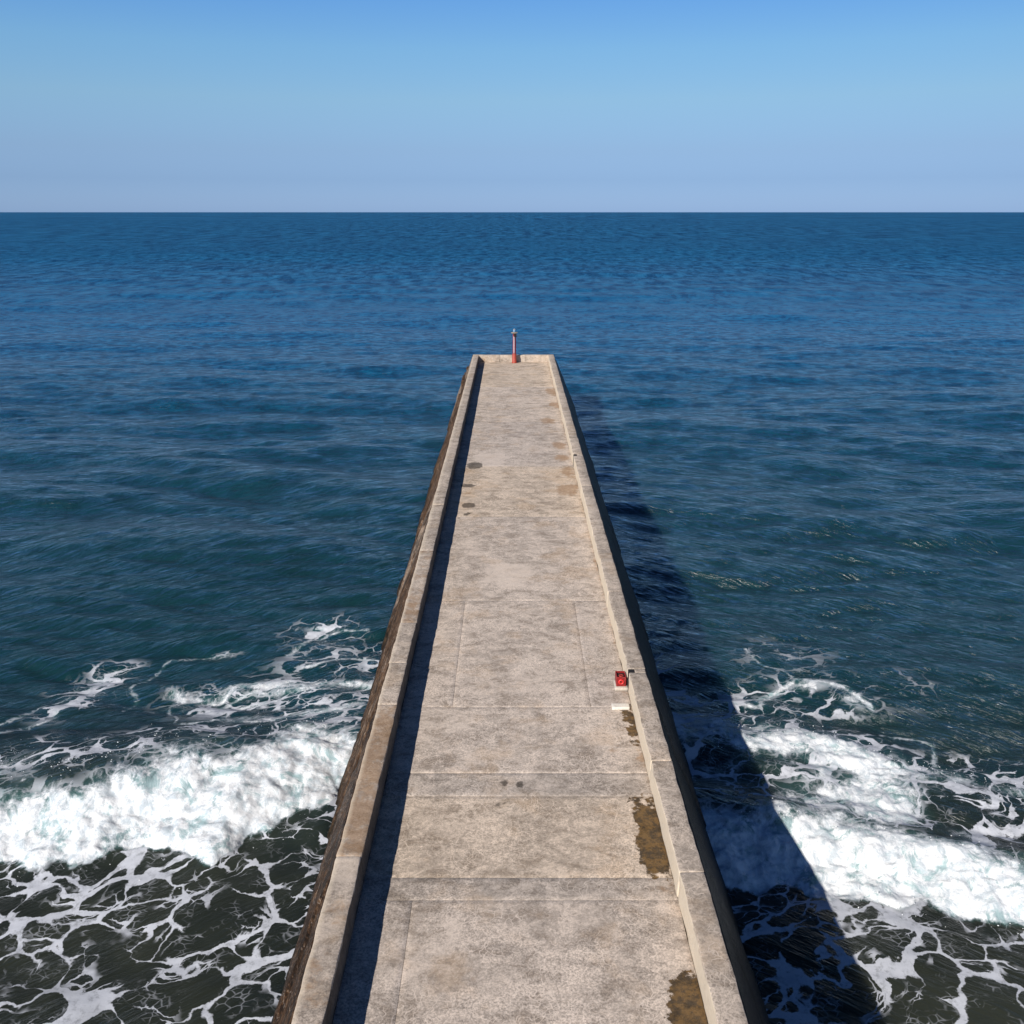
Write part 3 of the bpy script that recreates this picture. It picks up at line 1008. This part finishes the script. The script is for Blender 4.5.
    n.t.links.new(wm.outputs[0], mx.inputs[1])
    n.t.links.new(fo.outputs[0], mx.inputs[2])
    n.t.links.new(mx.outputs[0], out.inputs['Surface'])
    return n.m


sea = mesh_obj('water', V, F, sea_material('inshore_water_and_foam', True), None, smooth=True, attrs=dict(lace=W.ravel(), dense=D.ravel()))
sea.data.materials.append(sea_material('open_sea_water', False))
far_face = (GY[:-1, :-1] > 42) | (np.abs(GX[:-1, :-1]) > 70)
sea.data.polygons.foreach_set('material_index', far_face.ravel().astype(np.int32))
tag(sea, kind='structure')

# flecks of spray thrown up over the breaking crests: far too many to count, one mesh
def sea_z(x, y):
    i_ = np.clip(np.searchsorted(gx, x), 0, len(gx) - 1); j_ = np.clip(np.searchsorted(gy, y), 0, len(gy) - 1)
    return H[j_, i_]
sv, sf = [], []
OCT = np.array([(1, 0, 0), (-1, 0, 0), (0, 1, 0), (0, -1, 0), (0, 0, 1), (0, 0, -1)], float)
OF = [(0, 2, 4), (2, 1, 4), (1, 3, 4), (3, 0, 4), (2, 0, 5), (1, 2, 5), (3, 1, 5), (0, 3, 5)]
for cv, xa, xb, cnt, up in ((crestL, -16, -4.8, 1500, .42), (footL, -16, -4.8, 500, .16), (crestR, 5.2, 14, 500, .24), (bandR, 5.2, 14, 900, .32), (footR, 5.2, 14, 400, .16)):
    X_ = RNG.uniform(xa, xb, cnt)
    clump = .5 + .5 * vnoise(X_ * 1.3, X_ * 0 + 3.3, 5)
    keep = RNG.rand(cnt) < clump
    X_ = X_[keep]; clump = clump[keep]
    Y_ = ev(cv, X_) + RNG.randn(len(X_)) * .38
    Z_ = sea_z(X_, Y_) + np.abs(RNG.randn(len(X_))) * up * .5 * clump
    R_ = .004 + .013 * RNG.rand(len(X_)) ** 3
    for x_, y_, z_, r_ in zip(X_, Y_, Z_, R_):
        b_ = len(sv)
        sv.extend(OCT * r_ * RNG.uniform(.6, 1.4, 3) + (x_, y_, z_))
        sf.extend([tuple(b_ + q for q in t) for t in OF])
spm = simple('white_spray', (.78, .80, .82), .9)
tag(mesh_obj('spray', np.array(sv), sf, spm), 'fine white spray flying above the crests of the breaking waves', 'spray', kind='stuff')

# ------------------------------------------------------------------ light
SUN = Vector((-.92, -1.3, 1.0)).normalized()
EL = math.asin(SUN.z)
AZ = math.atan2(SUN.x, SUN.y)
sl = bpy.data.lights.new('sun', 'SUN')
sl.energy = 5.0
sl.angle = math.radians(.53)
sl.color = (1.0, .95, .88)
so = bpy.data.objects.new('sun', sl)
COL.objects.link(so)
so.rotation_euler = SUN.to_track_quat('Z', 'Y').to_euler()

w = bpy.data.worlds.new('World')
S.world = w
w.use_nodes = True
nt = w.node_tree
bg = nt.nodes['Background']
sky = nt.nodes.new('ShaderNodeTexSky')
sky.sky_type = 'NISHITA'
sky.sun_disc = False
sky.sun_elevation = EL
sky.sun_rotation = AZ % (2 * math.pi)
sky.altitude = 0
sky.air_density = 1.0
sky.dust_density = .3
sky.ozone_density = 2.5
# tune the sky's hue with height above the horizon (clear maritime air, deep zenith)
tc = nt.nodes.new('ShaderNodeTexCoord')
sx = nt.nodes.new('ShaderNodeSeparateXYZ')
nt.links.new(tc.outputs['Generated'], sx.inputs[0])
rp = nt.nodes.new('ShaderNodeValToRGB')
nt.links.new(sx.outputs[2], rp.inputs[0])
stops = [(0.0, (.341, .546, 1.19)), (.031, (.319, .467, .908)), (.060, (.40, .514, .818)), (.1065, (.532, .671, .822)),
         (.151, (.529, .746, .907)), (.191, (.45, .718, .997)), (.35, (.27, .47, .76)), (.60, (.14, .24, .42)), (1.0, (.08, .14, .25))]
cr = rp.color_ramp
while len(cr.elements) < len(stops):
    cr.elements.new(.5)
for e, (p_, c_) in zip(cr.elements, stops):
    e.position = p_
    e.color = tuple(q / 1.25 for q in c_) + (1,)
mu = nt.nodes.new('ShaderNodeVectorMath'); mu.operation = 'MULTIPLY'
nt.links.new(sky.outputs[0], mu.inputs[0]); nt.links.new(rp.outputs[0], mu.inputs[1])
sc_ = nt.nodes.new('ShaderNodeVectorMath'); sc_.operation = 'SCALE'; nt.links.new(mu.outputs[0], sc_.inputs[0])
ev_ = nt.nodes.new('ShaderNodeMath'); ev_.operation = 'MULTIPLY_ADD'
nt.links.new(sx.outputs[0], ev_.inputs[0]); ev_.inputs[1].default_value = -.30; ev_.inputs[2].default_value = 1.25
nt.links.new(ev_.outputs[0], sc_.inputs[3])
nt.links.new(sc_.outputs[0], bg.inputs[0])
bg.inputs[1].default_value = .10

S.view_settings.view_transform = 'Standard'
S.view_settings.look = 'None'
S.view_settings.exposure = .25
S.view_settings.gamma = 1
S.render.engine = 'CYCLES'
S.cycles.max_bounces = 4
S.cycles.diffuse_bounces = 2
S.cycles.glossy_bounces = 2
